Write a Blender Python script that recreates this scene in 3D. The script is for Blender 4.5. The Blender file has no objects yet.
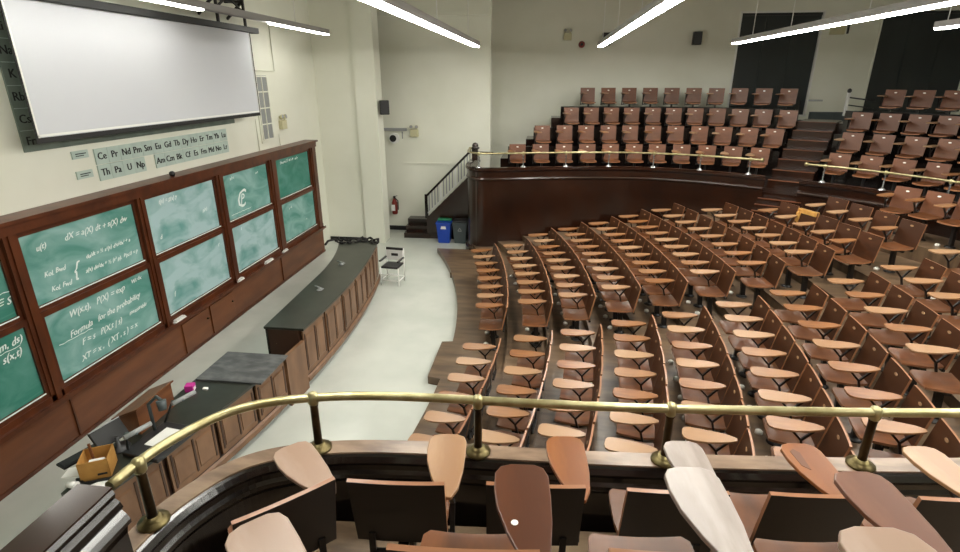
import bpy, math, random
from mathutils import Vector, Matrix
random.seed(7)
SC = bpy.context.scene
COL = SC.collection
PI = math.pi
R = math.radians

# ------------------------------------------------------------------ materials
def srgb(r, g, b):
    f = lambda c: (c/255/12.92) if c/255 <= .04045 else ((c/255+.055)/1.055)**2.4
    return (f(r), f(g), f(b), 1)

def mat(name, col, rough=.5, col2=None, scale=(6, 6, 6), detail=4, metal=0, spec=.5, emit=0, bump=0,
        rnd=None, coat=0, lo=.35, hi=.65, coords='Object'):
    m = bpy.data.materials.new(name); m.use_nodes = True
    nt = m.node_tree; b = nt.nodes['Principled BSDF']
    b.inputs['Roughness'].default_value = rough
    b.inputs['Metallic'].default_value = metal
    b.inputs['Specular IOR Level'].default_value = spec
    if coat: b.inputs['Coat Weight'].default_value = coat; b.inputs['Coat Roughness'].default_value = .12
    c = srgb(*col); b.inputs['Base Color'].default_value = c
    out = None
    if col2:
        tc = nt.nodes.new('ShaderNodeTexCoord'); mp = nt.nodes.new('ShaderNodeMapping')
        mp.inputs['Scale'].default_value = scale
        nz = nt.nodes.new('ShaderNodeTexNoise'); nz.inputs['Scale'].default_value = 1
        nz.inputs['Detail'].default_value = detail
        rp = nt.nodes.new('ShaderNodeValToRGB')
        rp.color_ramp.elements[0].position = lo; rp.color_ramp.elements[0].color = c
        rp.color_ramp.elements[1].position = hi; rp.color_ramp.elements[1].color = srgb(*col2)
        L = nt.links.new
        L(tc.outputs[coords], mp.inputs[0]); L(mp.outputs[0], nz.inputs['Vector']); L(nz.outputs['Fac'], rp.inputs[0])
        out = rp.outputs[0]
        if bump:
            bp = nt.nodes.new('ShaderNodeBump'); bp.inputs['Strength'].default_value = bump; bp.inputs['Distance'].default_value = .01
            L(nz.outputs['Fac'], bp.inputs['Height']); L(bp.outputs[0], b.inputs['Normal'])
        if rnd:   # piece to piece variation of the stain
            oi = nt.nodes.new('ShaderNodeObjectInfo'); mx = nt.nodes.new('ShaderNodeMix'); mx.data_type = 'RGBA'
            mx.inputs[7].default_value = srgb(*rnd)
            L(oi.outputs['Random'], mx.inputs[0]); L(out, mx.inputs[6])
            out = mx.outputs[2]
        L(out, b.inputs['Base Color'])
    if emit:
        b.inputs['Emission Color'].default_value = c; b.inputs['Emission Strength'].default_value = emit
    return m

M = {}
M['wall'] = mat('cream_paint', (226, 226, 213), .6, (218, 218, 203), (.7, .7, .7))
M['ceil'] = mat('ceiling_paint', (205, 203, 188), .8)
M['floor'] = mat('pale_floor', (198, 201, 193), .22, (187, 191, 183), (1.2, 1.2, 1.2))
M['tier'] = mat('worn_floor_boards', (112, 91, 70), .3, (78, 61, 46), (1.5, 7, 1.5), 6)
M['wingfloor'] = mat('worn_gallery_floor', (150, 128, 104), .28, (98, 80, 62), (2.2, 7, 2), 6)
M['dark'] = mat('dark_stained_oak', (44, 23, 13), .22, (28, 14, 8), (3, 3, 14), 4, coat=.3)
M['fascia'] = mat('polished_mahogany', (46, 22, 10), .24, (32, 15, 7), (2, 2, 1), 5, coat=.2)
M['black'] = mat('ebonised_wood', (26, 20, 17), .18, (18, 13, 11), (4, 4, 4), coat=.4)
M['ledge'] = mat('worn_ledge_oak', (150, 126, 104), .3, (104, 82, 64), (3, 9, 3), 6)
M['frame'] = mat('board_frame_wood', (94, 48, 24), .35, (70, 34, 17), (5, 5, 2), 4)
M['wains'] = mat('wainscot_wood', (112, 66, 38), .38, (92, 51, 28), (2, 1, 5), 5)
M['benchwood'] = mat('bench_oak', (128, 93, 66), .4, (104, 73, 50), (5, 5, 2), 5)
M['benchgap'] = mat('bench_groove', (62, 40, 27), .5)
M['benchtop'] = mat('soapstone_top', (50, 52, 45), .28, (40, 42, 36), (3, 3, 3))
M['slab'] = mat('worn_slate_slab', (70, 71, 72), .4, (112, 113, 112), (5, 9, 5), 8, lo=.42, hi=.75)
M['tablet'] = mat('tablet_wood', (138, 89, 46), .32, (110, 65, 31), (14, 3, 14), 5, rnd=(158, 124, 92))
M['seat'] = mat('seat_wood', (116, 68, 33), .38, (80, 44, 21), (9, 3, 9), 5, rnd=(88, 53, 28), spec=.4)
M['back'] = mat('back_wood', (74, 41, 20), .42, (52, 28, 14), (3, 9, 9), 5, rnd=(60, 34, 18), spec=.3)
M['back2'] = mat('gallery_back_wood', (112, 68, 42), .4, (86, 50, 29), (3, 9, 9), 5, rnd=(98, 60, 40), spec=.35)
M['backrear'] = mat('back_rear_wood_shaded', (26, 16, 12), .4, (19, 12, 9), (3, 9, 9), 4)  # dark rear stain; shade of the unlit side is put into its colour
M['edge'] = mat('back_edge_wood', (150, 104, 74), .3)
M['iron'] = mat('black_cast_iron', (24, 21, 20), .4)
M['pale'] = mat('pale_plate', (236, 232, 222), .3)
M['steel'] = mat('bright_steel', (200, 202, 206), .25, metal=.9)
M['brass'] = mat('aged_brass', (190, 182, 142), .36, (158, 148, 106), (9, 9, 9), metal=.85)
M['bronze'] = mat('dark_bronze', (74, 58, 36), .3, (44, 35, 22), (9, 9, 9), metal=.7)
M['bronze2'] = mat('worn_bronze_flange', (128, 116, 78), .35, (86, 74, 46), (12, 12, 12), metal=.8)
M['white'] = mat('white_enamel', (226, 226, 222), .4)
M['grey'] = mat('grey_metal', (150, 152, 152), .4)
M['fixture'] = mat('grey_fixture_metal', (150, 148, 146), .4)
M['tube'] = mat('lit_diffuser', (255, 253, 244), .5, emit=20.0)
M['tube2'] = mat('lit_board_diffuser', (255, 253, 244), .5, emit=9.0)
M['dull'] = mat('dull_plate', (150, 116, 84), .4)
M['tube3'] = mat('lit_seating_diffuser', (255, 253, 244), .5, emit=27.0)
M['screen'] = mat('projection_fabric', (206, 208, 213), .75, (202, 204, 210), (.6, .6, .6))
M['blk'] = mat('matt_black', (20, 20, 20), .55)
M['blind'] = mat('blackout_blind', (26, 31, 33), .38, (36, 42, 44), (1, 1, .6), 3)
M['rubber'] = mat('dark_plastic', (38, 38, 40), .4)
M['blue'] = mat('blue_plastic', (22, 66, 170), .4)
M['green'] = mat('green_plastic', (30, 120, 80), .4)
M['bin'] = mat('grey_plastic', (74, 82, 84), .45)
M['card'] = mat('corrugated_card', (192, 142, 72), .7, (176, 126, 60), (8, 8, 8))
M['cardin'] = mat('card_inside', (150, 98, 52), .8)
M['paper'] = mat('white_paper', (238, 238, 234), .6)
M['lect'] = mat('lectern_wood', (124, 76, 42), .4, (100, 58, 32), (2, 8, 8), 5)
M['pink'] = mat('magenta_plastic', (200, 50, 150), .4)
M['red'] = mat('red_plastic', (120, 34, 24), .4)
M['beige'] = mat('beige_metal', (196, 190, 154), .5)
M['chart'] = mat('chart_card', (186, 202, 192), .6, (176, 192, 184), (3, 3, 3))
M['chartd'] = mat('chart_card_dark', (120, 132, 122), .6, (104, 116, 108), (4, 4, 4))
M['ink'] = mat('black_ink', (24, 26, 26), .7)
M['chalk'] = mat('chalk', (226, 236, 232), .9)
M['grille'] = mat('grille_grey', (138, 140, 140), .5)
M['yellow'] = mat('ochre_cloth', (206, 158, 82), .8, (184, 132, 62), (20, 20, 20))
M['cloth'] = mat('black_cloth', (34, 30, 28), .8, (20, 18, 17), (12, 12, 12), bump=.6)
def board_mat(name, haze_lo, haze_hi, c1, c2, off):
    m = mat(name, c1, .6, c2, (.8, 1.3, 2.6), 7, lo=haze_lo, hi=haze_hi)
    for n in m.node_tree.nodes:
        if n.type == 'MAPPING': n.inputs['Location'].default_value = (off, off*2, off*3)
        if n.type == 'TEX_NOISE': n.inputs['Distortion'].default_value = 1.2
    return m
M['b_clean'] = board_mat('green_slate_clean', .45, .95, (52, 122, 106), (120, 168, 160), 1)
M['b_mid'] = board_mat('green_slate_dusty', .3, .75, (62, 132, 118), (150, 188, 184), 2.2)
M['b_haze'] = board_mat('green_slate_wiped', .22, .55, (76, 142, 134), (168, 196, 198), 3.1)

# ------------------------------------------------------------------ mesh builder
class MB:
    def __init__(s): s.v = []; s.f = []; s.mi = []; s.sm = []
    def add(s, vs, fs, mi=0, smooth=False):
        o = len(s.v); s.v += [tuple(v) for v in vs]
        for f in fs: s.f.append(tuple(i+o for i in f)); s.mi.append(mi); s.sm.append(smooth)
        return s
    def hexa(s, c8, mi=0):
        return s.add(c8, [(0, 3, 2, 1), (4, 5, 6, 7), (0, 1, 5, 4), (1, 2, 6, 5), (2, 3, 7, 6), (3, 0, 4, 7)], mi)
    def box(s, x0, x1, y0, y1, z0, z1, mi=0, rz=0, mtx=None):
        c = [(x0, y0, z0), (x1, y0, z0), (x1, y1, z0), (x0, y1, z0), (x0, y0, z1), (x1, y0, z1), (x1, y1, z1), (x0, y1, z1)]
        if mtx: c = [mtx @ Vector(p) for p in c]
        return s.hexa(c, mi)
    def cbox(s, c, d, mi=0, mtx=None):
        t = (Matrix.Translation(c) @ mtx) if mtx else Matrix.Translation(c)
        x, y, z = d[0]/2, d[1]/2, d[2]/2
        return s.box(-x, x, -y, y, -z, z, mi, mtx=t)
    def bar(s, a, b, w, h, mi=0):
        a = Vector(a); b = Vector(b); d = (b-a).normalized()
        u = Vector((0, 0, 1)) if abs(d.z) < .98 else Vector((0, 1, 0))
        r = d.cross(u).normalized()*w/2; q = r.cross(d).normalized()*h/2
        return s.hexa([a-r-q, a+r-q, b+r-q, b-r-q, a-r+q, a+r+q, b+r+q, b-r+q], mi)
    def tube(s, pts, r, n=8, mi=0, cap=True):
        pts = [Vector(p) for p in pts]; rs = r if isinstance(r, (list, tuple)) else [r]*len(pts)
        vs = []; fs = []; pr = None
        for i, p in enumerate(pts):
            d = (pts[min(i+1, len(pts)-1)]-pts[max(i-1, 0)]).normalized()
            if pr is None: u = Vector((0, 0, 1)) if abs(d.z) < .9 else Vector((1, 0, 0)); pr = d.cross(u).normalized()
            pr = (pr-d*pr.dot(d)).normalized(); q = d.cross(pr)
            for k in range(n):
                a = 2*PI*k/n; vs.append(p+(pr*math.cos(a)+q*math.sin(a))*rs[i])
        for i in range(len(pts)-1):
            for k in range(n):
                fs.append((i*n+k, i*n+(k+1) % n, (i+1)*n+(k+1) % n, (i+1)*n+k))
        s.add(vs, fs, mi, True)
        if cap:
            o = len(s.v)-len(vs)
            s.f += [tuple(o+k for k in reversed(range(n))), tuple(o+(len(pts)-1)*n+k for k in range(n))]; s.mi += [mi]*2; s.sm += [False]*2
        return s
    def lathe(s, c, prof, n=12, mi=0):
        return s.tube([(c[0], c[1], c[2]+z) for r, z in prof], [r for r, z in prof], n, mi)
    def prism(s, poly, z0, z1, mi=0, axes=None):
        f = axes or (lambda a, b, c: (a, b, c)); n = len(poly)
        vs = [f(a, b, z0) for a, b in poly]+[f(a, b, z1) for a, b in poly]
        fs = [tuple(reversed(range(n))), tuple(range(n, 2*n))]+[(i, (i+1) % n, n+(i+1) % n, n+i) for i in range(n)]
        return s.add(vs, fs, mi)
    def sweep(s, path, prof, side=1, mi=0, z0=0.0):
        """closed profile (n, z) carried along a plan path; n grows to the `side` of travel"""
        nn = normals(path, side); k = len(prof); vs = []; fs = []
        for p, q in zip(path, nn):
            for a, z in prof: vs.append((p[0]+q[0]*a, p[1]+q[1]*a, z+z0))
        for i in range(len(path)-1):
            for j in range(k):
                j2 = (j+1) % k; fs.append((i*k+j, i*k+j2, (i+1)*k+j2, (i+1)*k+j))
        e = (len(path)-1)*k
        fs += [tuple(range(k)), tuple(e+j for j in reversed(range(k)))]
        return s.add(vs, fs, mi)
    def build(s, name, mats, parent=None, loc=None, bevel=0, fix=True):
        me = bpy.data.meshes.new(name); me.from_pydata(s.v, [], s.f)
        for m in (mats if isinstance(mats, (list, tuple)) else [mats]): me.materials.append(m)
        me.polygons.foreach_set('material_index', s.mi); me.polygons.foreach_set('use_smooth', s.sm); me.update()
        if fix:
            import bmesh
            bm = bmesh.new(); bm.from_mesh(me); bmesh.ops.recalc_face_normals(bm, faces=bm.faces); bm.to_mesh(me); bm.free()
        o = bpy.data.objects.new(name, me); COL.objects.link(o)
        if parent: o.parent = parent
        if loc: o.location = loc
        if bevel:
            b = o.modifiers.new('edge', 'BEVEL'); b.width = bevel; b.segments = 2; b.limit_method = 'ANGLE'; b.angle_limit = R(40)
        return o

def normals(path, side=1):
    out = []
    for i in range(len(path)):
        a = path[max(i-1, 0)]; b = path[min(i+1, len(path)-1)]
        tx, ty = b[0]-a[0], b[1]-a[1]; l = math.hypot(tx, ty) or 1
        out.append((-ty/l*side, tx/l*side))
    return out
def catmull(P, n=16):
    P = [Vector(p) for p in P]; P = [2*P[0]-P[1]]+P+[2*P[-1]-P[-2]]; out = []
    for i in range(1, len(P)-2):
        a, b, c, d = P[i-1:i+3]
        for k in range(n):
            t = k/n; out.append(.5*((2*b)+(c-a)*t+(2*a-5*b+4*c-d)*t*t+(3*b-a-3*c+d)*t**3))
    out.append(P[-2]); return out
def resample(p, ds):
    L = [0]
    for a, b in zip(p, p[1:]): L.append(L[-1]+math.hypot(b[0]-a[0], b[1]-a[1]))
    out = []; s = 0; i = 0
    while s <= L[-1]:
        while i < len(p)-2 and L[i+1] < s: i += 1
        t = (s-L[i])/max(L[i+1]-L[i], 1e-9); out.append((p[i][0]*(1-t)+p[i+1][0]*t, p[i][1]*(1-t)+p[i+1][1]*t)); s += ds
    return out
def offset(p, d, side=1):
    return [(a[0]+n[0]*d, a[1]+n[1]*d) for a, n in zip(p, normals(p, side))]
def clip(path, f): return [p for p in path if f(p)]

def tag(o, label, cat, group=None):
    o['label'] = label; o['category'] = cat
    if group: o['group'] = group
    return o
def thing(name, label, cat, loc=(0, 0, 0), rz=0, group=None):
    o = bpy.data.objects.new(name, None); COL.objects.link(o); o.empty_display_size = .1
    o.location = loc; o.rotation_euler = (0, 0, rz)
    return tag(o, label, cat, group)
def struct(o): o['kind'] = 'structure'; return o
def copy_tree(o, loc, rz):
    def cp(a, par):
        c = a.copy(); COL.objects.link(c)
        if par: c.parent = par
        for ch in list(a.children): cp(ch, c)
        return c
    c = cp(o, None); c.location = loc; c.rotation_euler = (0, 0, rz)
    return c

_tc = {}
def text_geo(s, size, shear=0):
    k = (s, shear)
    if k not in _tc:
        cu = bpy.data.curves.new('lettering', 'FONT'); cu.body = s; cu.size = 1; cu.shear = shear
        cu.align_x = 'CENTER'; cu.align_y = 'CENTER'; cu.resolution_u = 2
        o = bpy.data.objects.new('lettering', cu); COL.objects.link(o)
        dg = bpy.context.evaluated_depsgraph_get(); me = bpy.data.meshes.new_from_object(o.evaluated_get(dg))
        _tc[k] = ([v.co.copy() for v in me.vertices], [tuple(p.vertices) for p in me.polygons])
        bpy.data.objects.remove(o); bpy.data.curves.remove(cu); bpy.data.meshes.remove(me)
    vs, fs = _tc[k]
    return [v*size for v in vs], fs
def wall_text(mb, s, y, z, size, x, mi=0, shear=0, sx=1, rot=0, jit=0):
    """lettering on a wall facing +X: reads along +Y"""
    vs, fs = text_geo(s, size, shear); c, q = math.cos(rot), math.sin(rot)
    mb.add([(x, y+(v.x*sx*c-v.y*q), z+(v.x*sx*q+v.y*c)+(math.sin(v.x*40)*jit)) for v in vs], fs, mi)

# ------------------------------------------------------------------ camera
cam = bpy.data.cameras.new('camera'); co = bpy.data.objects.new('camera', cam); COL.objects.link(co)
cam.sensor_width = 36; cam.lens = 20.25; cam.clip_start = .05
co.location = (0, 0, 4.4); co.rotation_euler = (R(90-20.1), 0, R(6.9))
SC.camera = co

# ------------------------------------------------------------------ room shell
XW = -6.1; YF = 18.35; ZC = 7.6
struct(MB().box(-9, 14, -3, 19, -.2, 0).build('floor', M['floor']))
struct(MB().box(-9, 14.2, -3, 19, ZC, ZC+.2).build('ceiling', M['ceil']))
struct(MB().box(XW-.25, XW, -2.2, 14.8, 0, ZC).build('wall_front', M['wall']))
struct(MB().box(XW, -5.0, 14.42, 14.8, 0, ZC).build('wall_return', M['wall']))
struct(MB().box(-5.0, -4.45, 14.34, 14.85, 0, ZC).build('wall_pier', M['wall']))
struct(MB().box(-9, -1.62, 15.8, 16.1, 0, ZC).build('wall_stair', M['wall']))
struct(MB().prism([(-2.1, 15.85), (-1.62, 15.8), (-1.88, YF+.2), (-2.1, YF+.2)], 0, ZC).build('wall_recess', M['wall']))
struct(MB().box(-9, 14, -2.2, -1.95, 0, ZC).build('wall_near', M['wall']))
struct(MB().box(13.5, 13.75, -2.2, 19, 0, ZC).build('wall_rear', M['wall']))
struct(MB().box(-9.1, -8.9, 14.8, 16, 0, ZC).build('wall_passage', M['wall']))
# far wall with two tall blacked-out windows
W1, W2, WB, WT = (5.5, 7.84), (9.38, 12.0), 3.3, 6.25
wb = MB()
for a, b in ((-1.9, W1[0]), (W1[1], W2[0]), (W2[1], 13.5)): wb.box(a, b, YF, YF+.3, 0, ZC)
for a, b in (W1, W2): wb.box(a, b, YF, YF+.3, 0, WB); wb.box(a, b, YF, YF+.3, WT, ZC)
struct(wb.build('wall_far', M['wall']))
for i, (a, b) in enumerate((W1, W2)):
    w = MB()
    for x in (a, b-.05): w.box(x, x+.05, YF-.03, YF+.14, WB, WT)
    for z in (WB, WT-.05): w.box(a, b, YF-.03, YF+.14, z, z+.05)
    o = struct(w.build('window_%d' % (i+1), M['white' if i == 0 else 'wall']))
    p = MB()
    p.box(a+.05, b-.05, YF+.06, YF+.1, WB+.05, WT-.05)
    for q in range(1, 3): x = a+(b-a)*q/3; p.box(x-.012, x+.012, YF+.045, YF+.07, WB+.05, WT-.05)
    p.build('blackout_blind', M['blind'], o)
    MB().box(a+.05, b-.05, YF+.03, YF+.07, WT-.12, WT-.05).build('blind_roller', M['rubber'], o)
struct(MB().box(-9, -1.6, 15.72, 15.8, 5.98, 6.08).build('trim_1', M['wall']))
struct(MB().box(-5.6, -4.02, 15.77, 15.8, 0, .13).build('baseboard_stair', M['blk']))
struct(MB().box(-6.08, -5.0, 14.39, 14.42, 0, .12).build('baseboard_return', M['blk']))
# picture rail / mid lines on plaster
struct(MB().box(-4.2, -2.1, 15.775, 15.8, 2.02, 2.07).build('trim_2', M['wall']))
struct(MB().box(W1[1]+.1, W2[0]-.1, YF-.06, YF, 3.16, 3.44).box(8.6, 8.63, YF-.08, YF-.06, 3.16, 3.44).build('trim_3', M['bin']))

# ------------------------------------------------------------------ blackboard wall
XB = -5.87
fr = thing('blackboard_cabinet', 'long dark brown frame holding two tiers of sliding green boards', 'frame', (XB, 8.2, 0))
def loc(o, p=None): return o
def on(par, mb, name, m, bevel=0):   # meshes written in room coordinates, hung under a thing
    t = Vector(par.location); r = -par.rotation_euler.z; mr = Matrix.Rotation(r, 3, 'Z')
    mb.v = [tuple(mr @ (Vector(v)-t)) for v in mb.v]
    return mb.build(name, m, par, bevel=bevel)
STI = [(2.85, 3.05), (4.98, 5.15), (7.03, 7.18), (9.02, 9.22), (10.97, 11.25), (13.08, 13.38)]
on(fr, MB().box(XW, -5.8, 2.85, 13.38, 2.78, 2.9).box(XW, -5.76, 2.83, 13.42, 2.9, 2.94), 'top_rail', M['frame'])
for a, b in STI: on(fr, MB().box(XW, -5.83, a, b, .7, 2.78).box(-5.83, -5.81, a+.05, b-.05, .7, 2.78), 'stile', M['frame'])
on(fr, MB().box(XW, -5.83, 2.85, 13.4, .66, .78).box(-5.83, -5.76, 2.85, 13.4, .66, .7).box(-5.775, -5.76, 2.85, 13.4, .7, .715), 'chalk_tray', M['frame'])
on(fr, MB().box(XW, -6.0, 2.85, 13.38, .7, 2.8), 'back_panel', M['frame'])
wn = MB().box(XW, -5.86, 2.85, 13.4, 0, .66)
on(fr, wn, 'wainscot', M['wains'])
on(fr, MB().box(-5.86, -5.845, 2.85, 13.41, 0, .05).box(-5.86, -5.84, 2.85, 13.41, .6, .66), 'plinth', M['frame'])
for a, b in ((7.42, 8.14), (8.2, 8.93)):
    d = on(fr, MB().box(-5.86, -5.835, a, b, .06, .59), 'cupboard_door', M['wains'], .004)
    kb = MB().lathe((0, 0, 0), [(.012, 0), (.02, .015), (.012, .03)], 8)
    k = kb.build('knob', M['bronze'], d, loc=(.045, b-.08-8.2, .42)); k.rotation_euler = (0, R(90), 0)
for y in (5.2, 10.95): on(fr, MB().box(-5.86, -5.838, y, y+.02, .06, .6), 'batten', M['frame'])

COLS = [(3.05, 4.98), (5.15, 7.03), (7.18, 9.02), (9.22, 10.97), (11.25, 13.08)]
names = ['first', 'second', 'third', 'fourth', 'fifth']
eq = {
 (1, 1): [('u(t)', .14, .78, .075), ('dX = a(X) dt + s(X) dw', .62, .79, .085), ('Kol. Bwd', .19, .38, .064), ('{', .345, .28, .19), ('du/dt = ½ s²(x) d²u/dx² + a', .68, .42, .056),
          ('Kol. Fwd', .21, .14, .064), ('a(x) du/dx + ½ (s² p),  P(x,t) = p', .69, .2, .056)],
 (1, 0): [('W(x,t),   P(X) = exp', .45, .86, .09), ('Formula   for the probability', .5, .6, .085), ('________', .2, .57, .1), ('F = s   P(X,t | s)', .42, .38, .085), ('XT = x ,  ( XT , s ) = x', .47, .16, .085), ('Wt dx', .85, .9, .06), ('measurable', .8, .42, .06)],
 (0, 0): [('(x - m, ds)', .84, .86, .09), ('_______', .84, .84, .09), ('Σ  s(x,t)', .84, .7, .09)],
 (0, 1): [('________', .86, .42, .1), ('x ∈ S', .92, .24, .09)],
 (2, 1): [('f(x) = g(x) y', .3, .88, .07), ('d', .12, .25, .07), ('p(x)', .8, .45, .06)],
 (3, 1): [('P', .34, .36, .2), ('C', .31, .36, .36), ('___________', .3, .16, .1), ('a b c', .2, .9, .06), ('m n', .75, .85, .05)],
 (4, 1): [('Theorem 2.3  let x be', .34, .9, .06), ('and y', .62, .9, .06)],
 (2, 0): [('f', .12, .3, .08), ('r', .9, .8, .08)], (3, 0): [('z', .2, .9, .07)], (4, 0): [('t = k', .25, .82, .06), ('v', .7, .3, .06)]}
bm_ = {(0, 1): 'b_clean', (0, 0): 'b_clean', (1, 1): 'b_mid', (1, 0): 'b_mid', (2, 1): 'b_haze', (2, 0): 'b_haze', (3, 1): 'b_mid', (3, 0): 'b_haze', (4, 1): 'b_clean', (4, 0): 'b_mid'}
desc = {(0, 1): 'green board at near end, upper tier, underlined symbols at its edge', (0, 0): 'green board at near end, lower tier, bracketed formula at top corner',
 (1, 1): 'green board with dX equation and big brace, upper tier', (1, 0): 'lower green board with five chalk lines, directly under the dX equation',
 (2, 1): 'upper green board wiped to pale chalk haze, beside the dX equation board', (2, 0): 'lower chalk-hazed green board above the two small cupboard doors',
 (3, 1): 'upper green board with a large circled letter in chalk', (3, 0): 'lower hazy green board beneath the circled letter',
 (4, 1): 'cleanest upper green board at the far end with one chalk line', (4, 0): 'lower green board at the far end of the frame'}
for ci, (y0, y1) in enumerate(COLS):
    for t in (1, 0):
        z0, z1 = ((1.8, 2.78), (.78, 1.8))[1-t]
        xf = -5.9+(.03 if t == 0 else 0)
        b = thing('blackboard', desc[(ci, t)], 'blackboard', (xf, (y0+y1)/2, z0), 0, 'sliding green boards')
        A = .045
        g = (y0+A, y1-A, z0+(.065 if t else .075), z1-(.07 if t else .07))
        on(b, MB().box(xf-.03, xf, *g), 'slate', M[bm_[(ci, t)]])
        f = MB()
        for a, c in ((y0, g[0]), (g[1], y1)): f.box(xf-.03, xf+.025, a, c, z0, z1)
        for a, c in ((z0, g[2]), (g[3], z1)): f.box(xf-.03, xf+.025, g[0], g[1], a, c)
        on(b, f, 'board_frame', M['frame'])
        on(b, MB().box(xf+.02, xf+.032, g[0], g[1], g[2]-.016, g[2]-.002), 'chalk_dust_edge', M['chalk'])
        w = MB(); W = g[1]-g[0]; Hh = g[3]-g[2]
        for s, fx, fy, sz in eq[(ci, t)]:
            w = MB(); rr = R(random.uniform(-1, 3))
            for q in (0, .006): wall_text(w, s, g[0]+W*fx+q, g[2]+Hh*fy+q*.5, sz*1.35, xf+.004+q*.15, 0, .35, .95, rr, .006)
            on(b, w, 'chalk_line', M['chalk'])
for i, (y, l, dx) in enumerate(((7.35, .26, 'white duster on chalk tray under the dX boards'), (9.2, .2, 'pale duster on chalk tray beside the cupboard doors'), (10.35, .3, 'long white chalk box on tray under hazy board'), (11.1, .2, 'white duster on chalk tray beneath the far end boards'))):
    e = thing('chalk_duster', dx, 'duster', (-5.80, y, .7), 0, 'dusters on the chalk tray')
    MB().box(-.03, .03, -l/2, l/2, 0, .03).build('felt', M['paper'], e); MB().box(-.03, .03, -l/2+.02, l/2-.02, .03, .055).build('grip', M['white'], e)
tag(MB().lathe((-5.88, 7.95, 2.94), [(.03, 0), (.045, .03), (.045, .06), (.02, .08)], 10).build('hook_knob', M['blk']), 'small black knob standing on top edge of blackboard frame', 'knob')

# ------------------------------------------------------------------ projection screen
XS = -5.75
ps = thing('projection_screen', 'large pulled-down white projection screen with black border', 'screen', (XS, 8.2, 3.7))
sy0, sy1, sz0, sz1 = 5.66, 10.68, 3.76, 5.22
on(ps, MB().box(XS-.008, XS, sy0, sy1, sz0, sz1), 'screen_fabric', M['screen'])
on(ps, MB().box(XS-.012, XS+.006, sy0-.03, sy1+.03, sz0-.06, sz0).box(XS-.01, XS+.003, sy1, sy1+.045, sz0, sz1+.03).box(XS-.01, XS+.003, sy0-.02, sy0, sz0, sz1), 'black_border', M['blk'])
on(ps, MB().box(XS+.003, XS+.008, sy0, sy1, sz0+.01, sz0+.035).box(XS+.003, XS+.008, sy0, sy0+.02, sz0, sz1).box(XS+.003, XS+.008, sy1-.015, sy1, sz0, sz1), 'white_hem', M['paper'])
on(ps, MB().box(XS-.1, XS+.06, sy0-.2, sy1+.3, sz1, sz1+.1), 'roller_housing', M['blk'], .01)
tr = MB()
for y in (9.7, 10.6):
    tr.bar((XW, y, 5.75), (XS, y, 5.75), .05, .05); tr.bar((XW, y, 5.45), (XS, y, 5.75), .04, .04); tr.bar((XS, y, 5.32), (XS, y, 5.78), .04, .04)
tr.bar((XS, 9.4, 5.55), (XS, 10.9, 5.55), .05, .06); tr.bar((XS-.2, 9.4, 5.75), (XS-.2, 10.9, 5.75), .05, .06)
tr.bar((XS, 9.7, 5.55), (XS, 10.1, 5.78), .03, .03); tr.bar((XS, 10.1, 5.78), (XS, 10.6, 5.55), .03, .03)
on(ps, tr, 'bracket', M['blk'])

# ------------------------------------------------------------------ periodic charts and wall fittings (front wall)
XT = XW+.02
ch = thing('element_chart', 'periodic table wall chart almost hidden behind white screen', 'chart', (XW, 8, 3.6))
on(ch, MB().box(XW, XT, 5.77, 10.3, 3.58, 5.2), 'chart_board', M['chartd'])
cz = [(3.7, 'Fr'), (3.95, 'Cs'), (4.2, 'Rb'), (4.45, 'K'), (4.7, 'Na'), (4.95, 'Li')]
for z, s in cz:
    w = MB()
    for q in (0, .004, .008): wall_text(w, s, 5.875+q, z, .14, XT+.004+q*.1)
    on(ch, w, 'lettering', M['ink'])
g = MB()
for z, s in cz: g.box(XT, XT+.003, 5.78, 6.05, z+.12, z+.127)
on(ch, g, 'cell_lines', M['chart'])
cs = thing('element_strip', 'pale green two-row chart of element symbols below the screen', 'chart', (XW, 8.3, 3.1))
y0 = 6.76; cw = 3.2/14
t1 = 'Ce Pr Nd Pm Sm Eu Gd Tb Dy Ho Er Tm Yb Lu'.split(); t2 = ['Th', 'Pa', 'U', 'Np', None, 'Am', 'Cm', 'Bk', 'Cf', 'Es', 'Fm', 'Md', 'No', 'Lr']
for row, (tt, za, zb) in enumerate(((t1, 3.29, 3.5), (t2, 3.07, 3.28))):
    for i, sy in enumerate(tt):
        if not sy: continue
        cd_ = on(cs, MB().box(XW, XT, y0+i*cw+.003, y0+(i+1)*cw-.003, za, zb), 'symbol_card', M['chart'])
        w = MB()
        for q in (0, .005, .01): wall_text(w, sy, y0+(i+.48)*cw+q, (za+zb)/2, .135, XT+.003+q*.1)
        w.v = [(x-XW, y-8.3, z-3.1) for x, y, z in w.v]
        w.build('lettering', M['ink'], cd_)
for dy, (z, l) in enumerate(((3.46, 'small pale legend card by upper row of element symbols'), (3.2, 'small pale legend card by lower row of element symbols'))):
    c = tag(MB().box(XW, XT, 6.4-.0*dy, 6.66, z-.05, z+.05).build('legend_card', M['chart']), l, 'card')
    MB().box(XT, XT+.003, 6.45, 6.62, z+.005, z+.017).box(XT, XT+.003, 6.45, 6.58, z-.02, z-.01).build('print_lines', M['ink'], c)
vg = thing('vent_grille', 'tall grey vent grille with eight panes beside the screen', 'vent', (XW, 11.5, 3.1))
on(vg, MB().box(XW, XW+.03, 11.25, 11.83, 3.08, 4.52), 'surround', M['wall'])
on(vg, MB().box(XW+.03, XW+.035, 11.3, 11.75, 3.15, 4.46), 'louvre', M['grille'])
g = MB()
for z in (3.15, 3.47, 3.8, 4.13, 4.44): g.box(XW+.03, XW+.05, 11.3, 11.75, z-.012, z+.012)
for y in (11.3, 11.52, 11.75): g.box(XW+.03, XW+.05, y-.012, y+.012, 3.15, 4.46)
on(vg, g, 'grille_bar', M['wall'])
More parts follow.
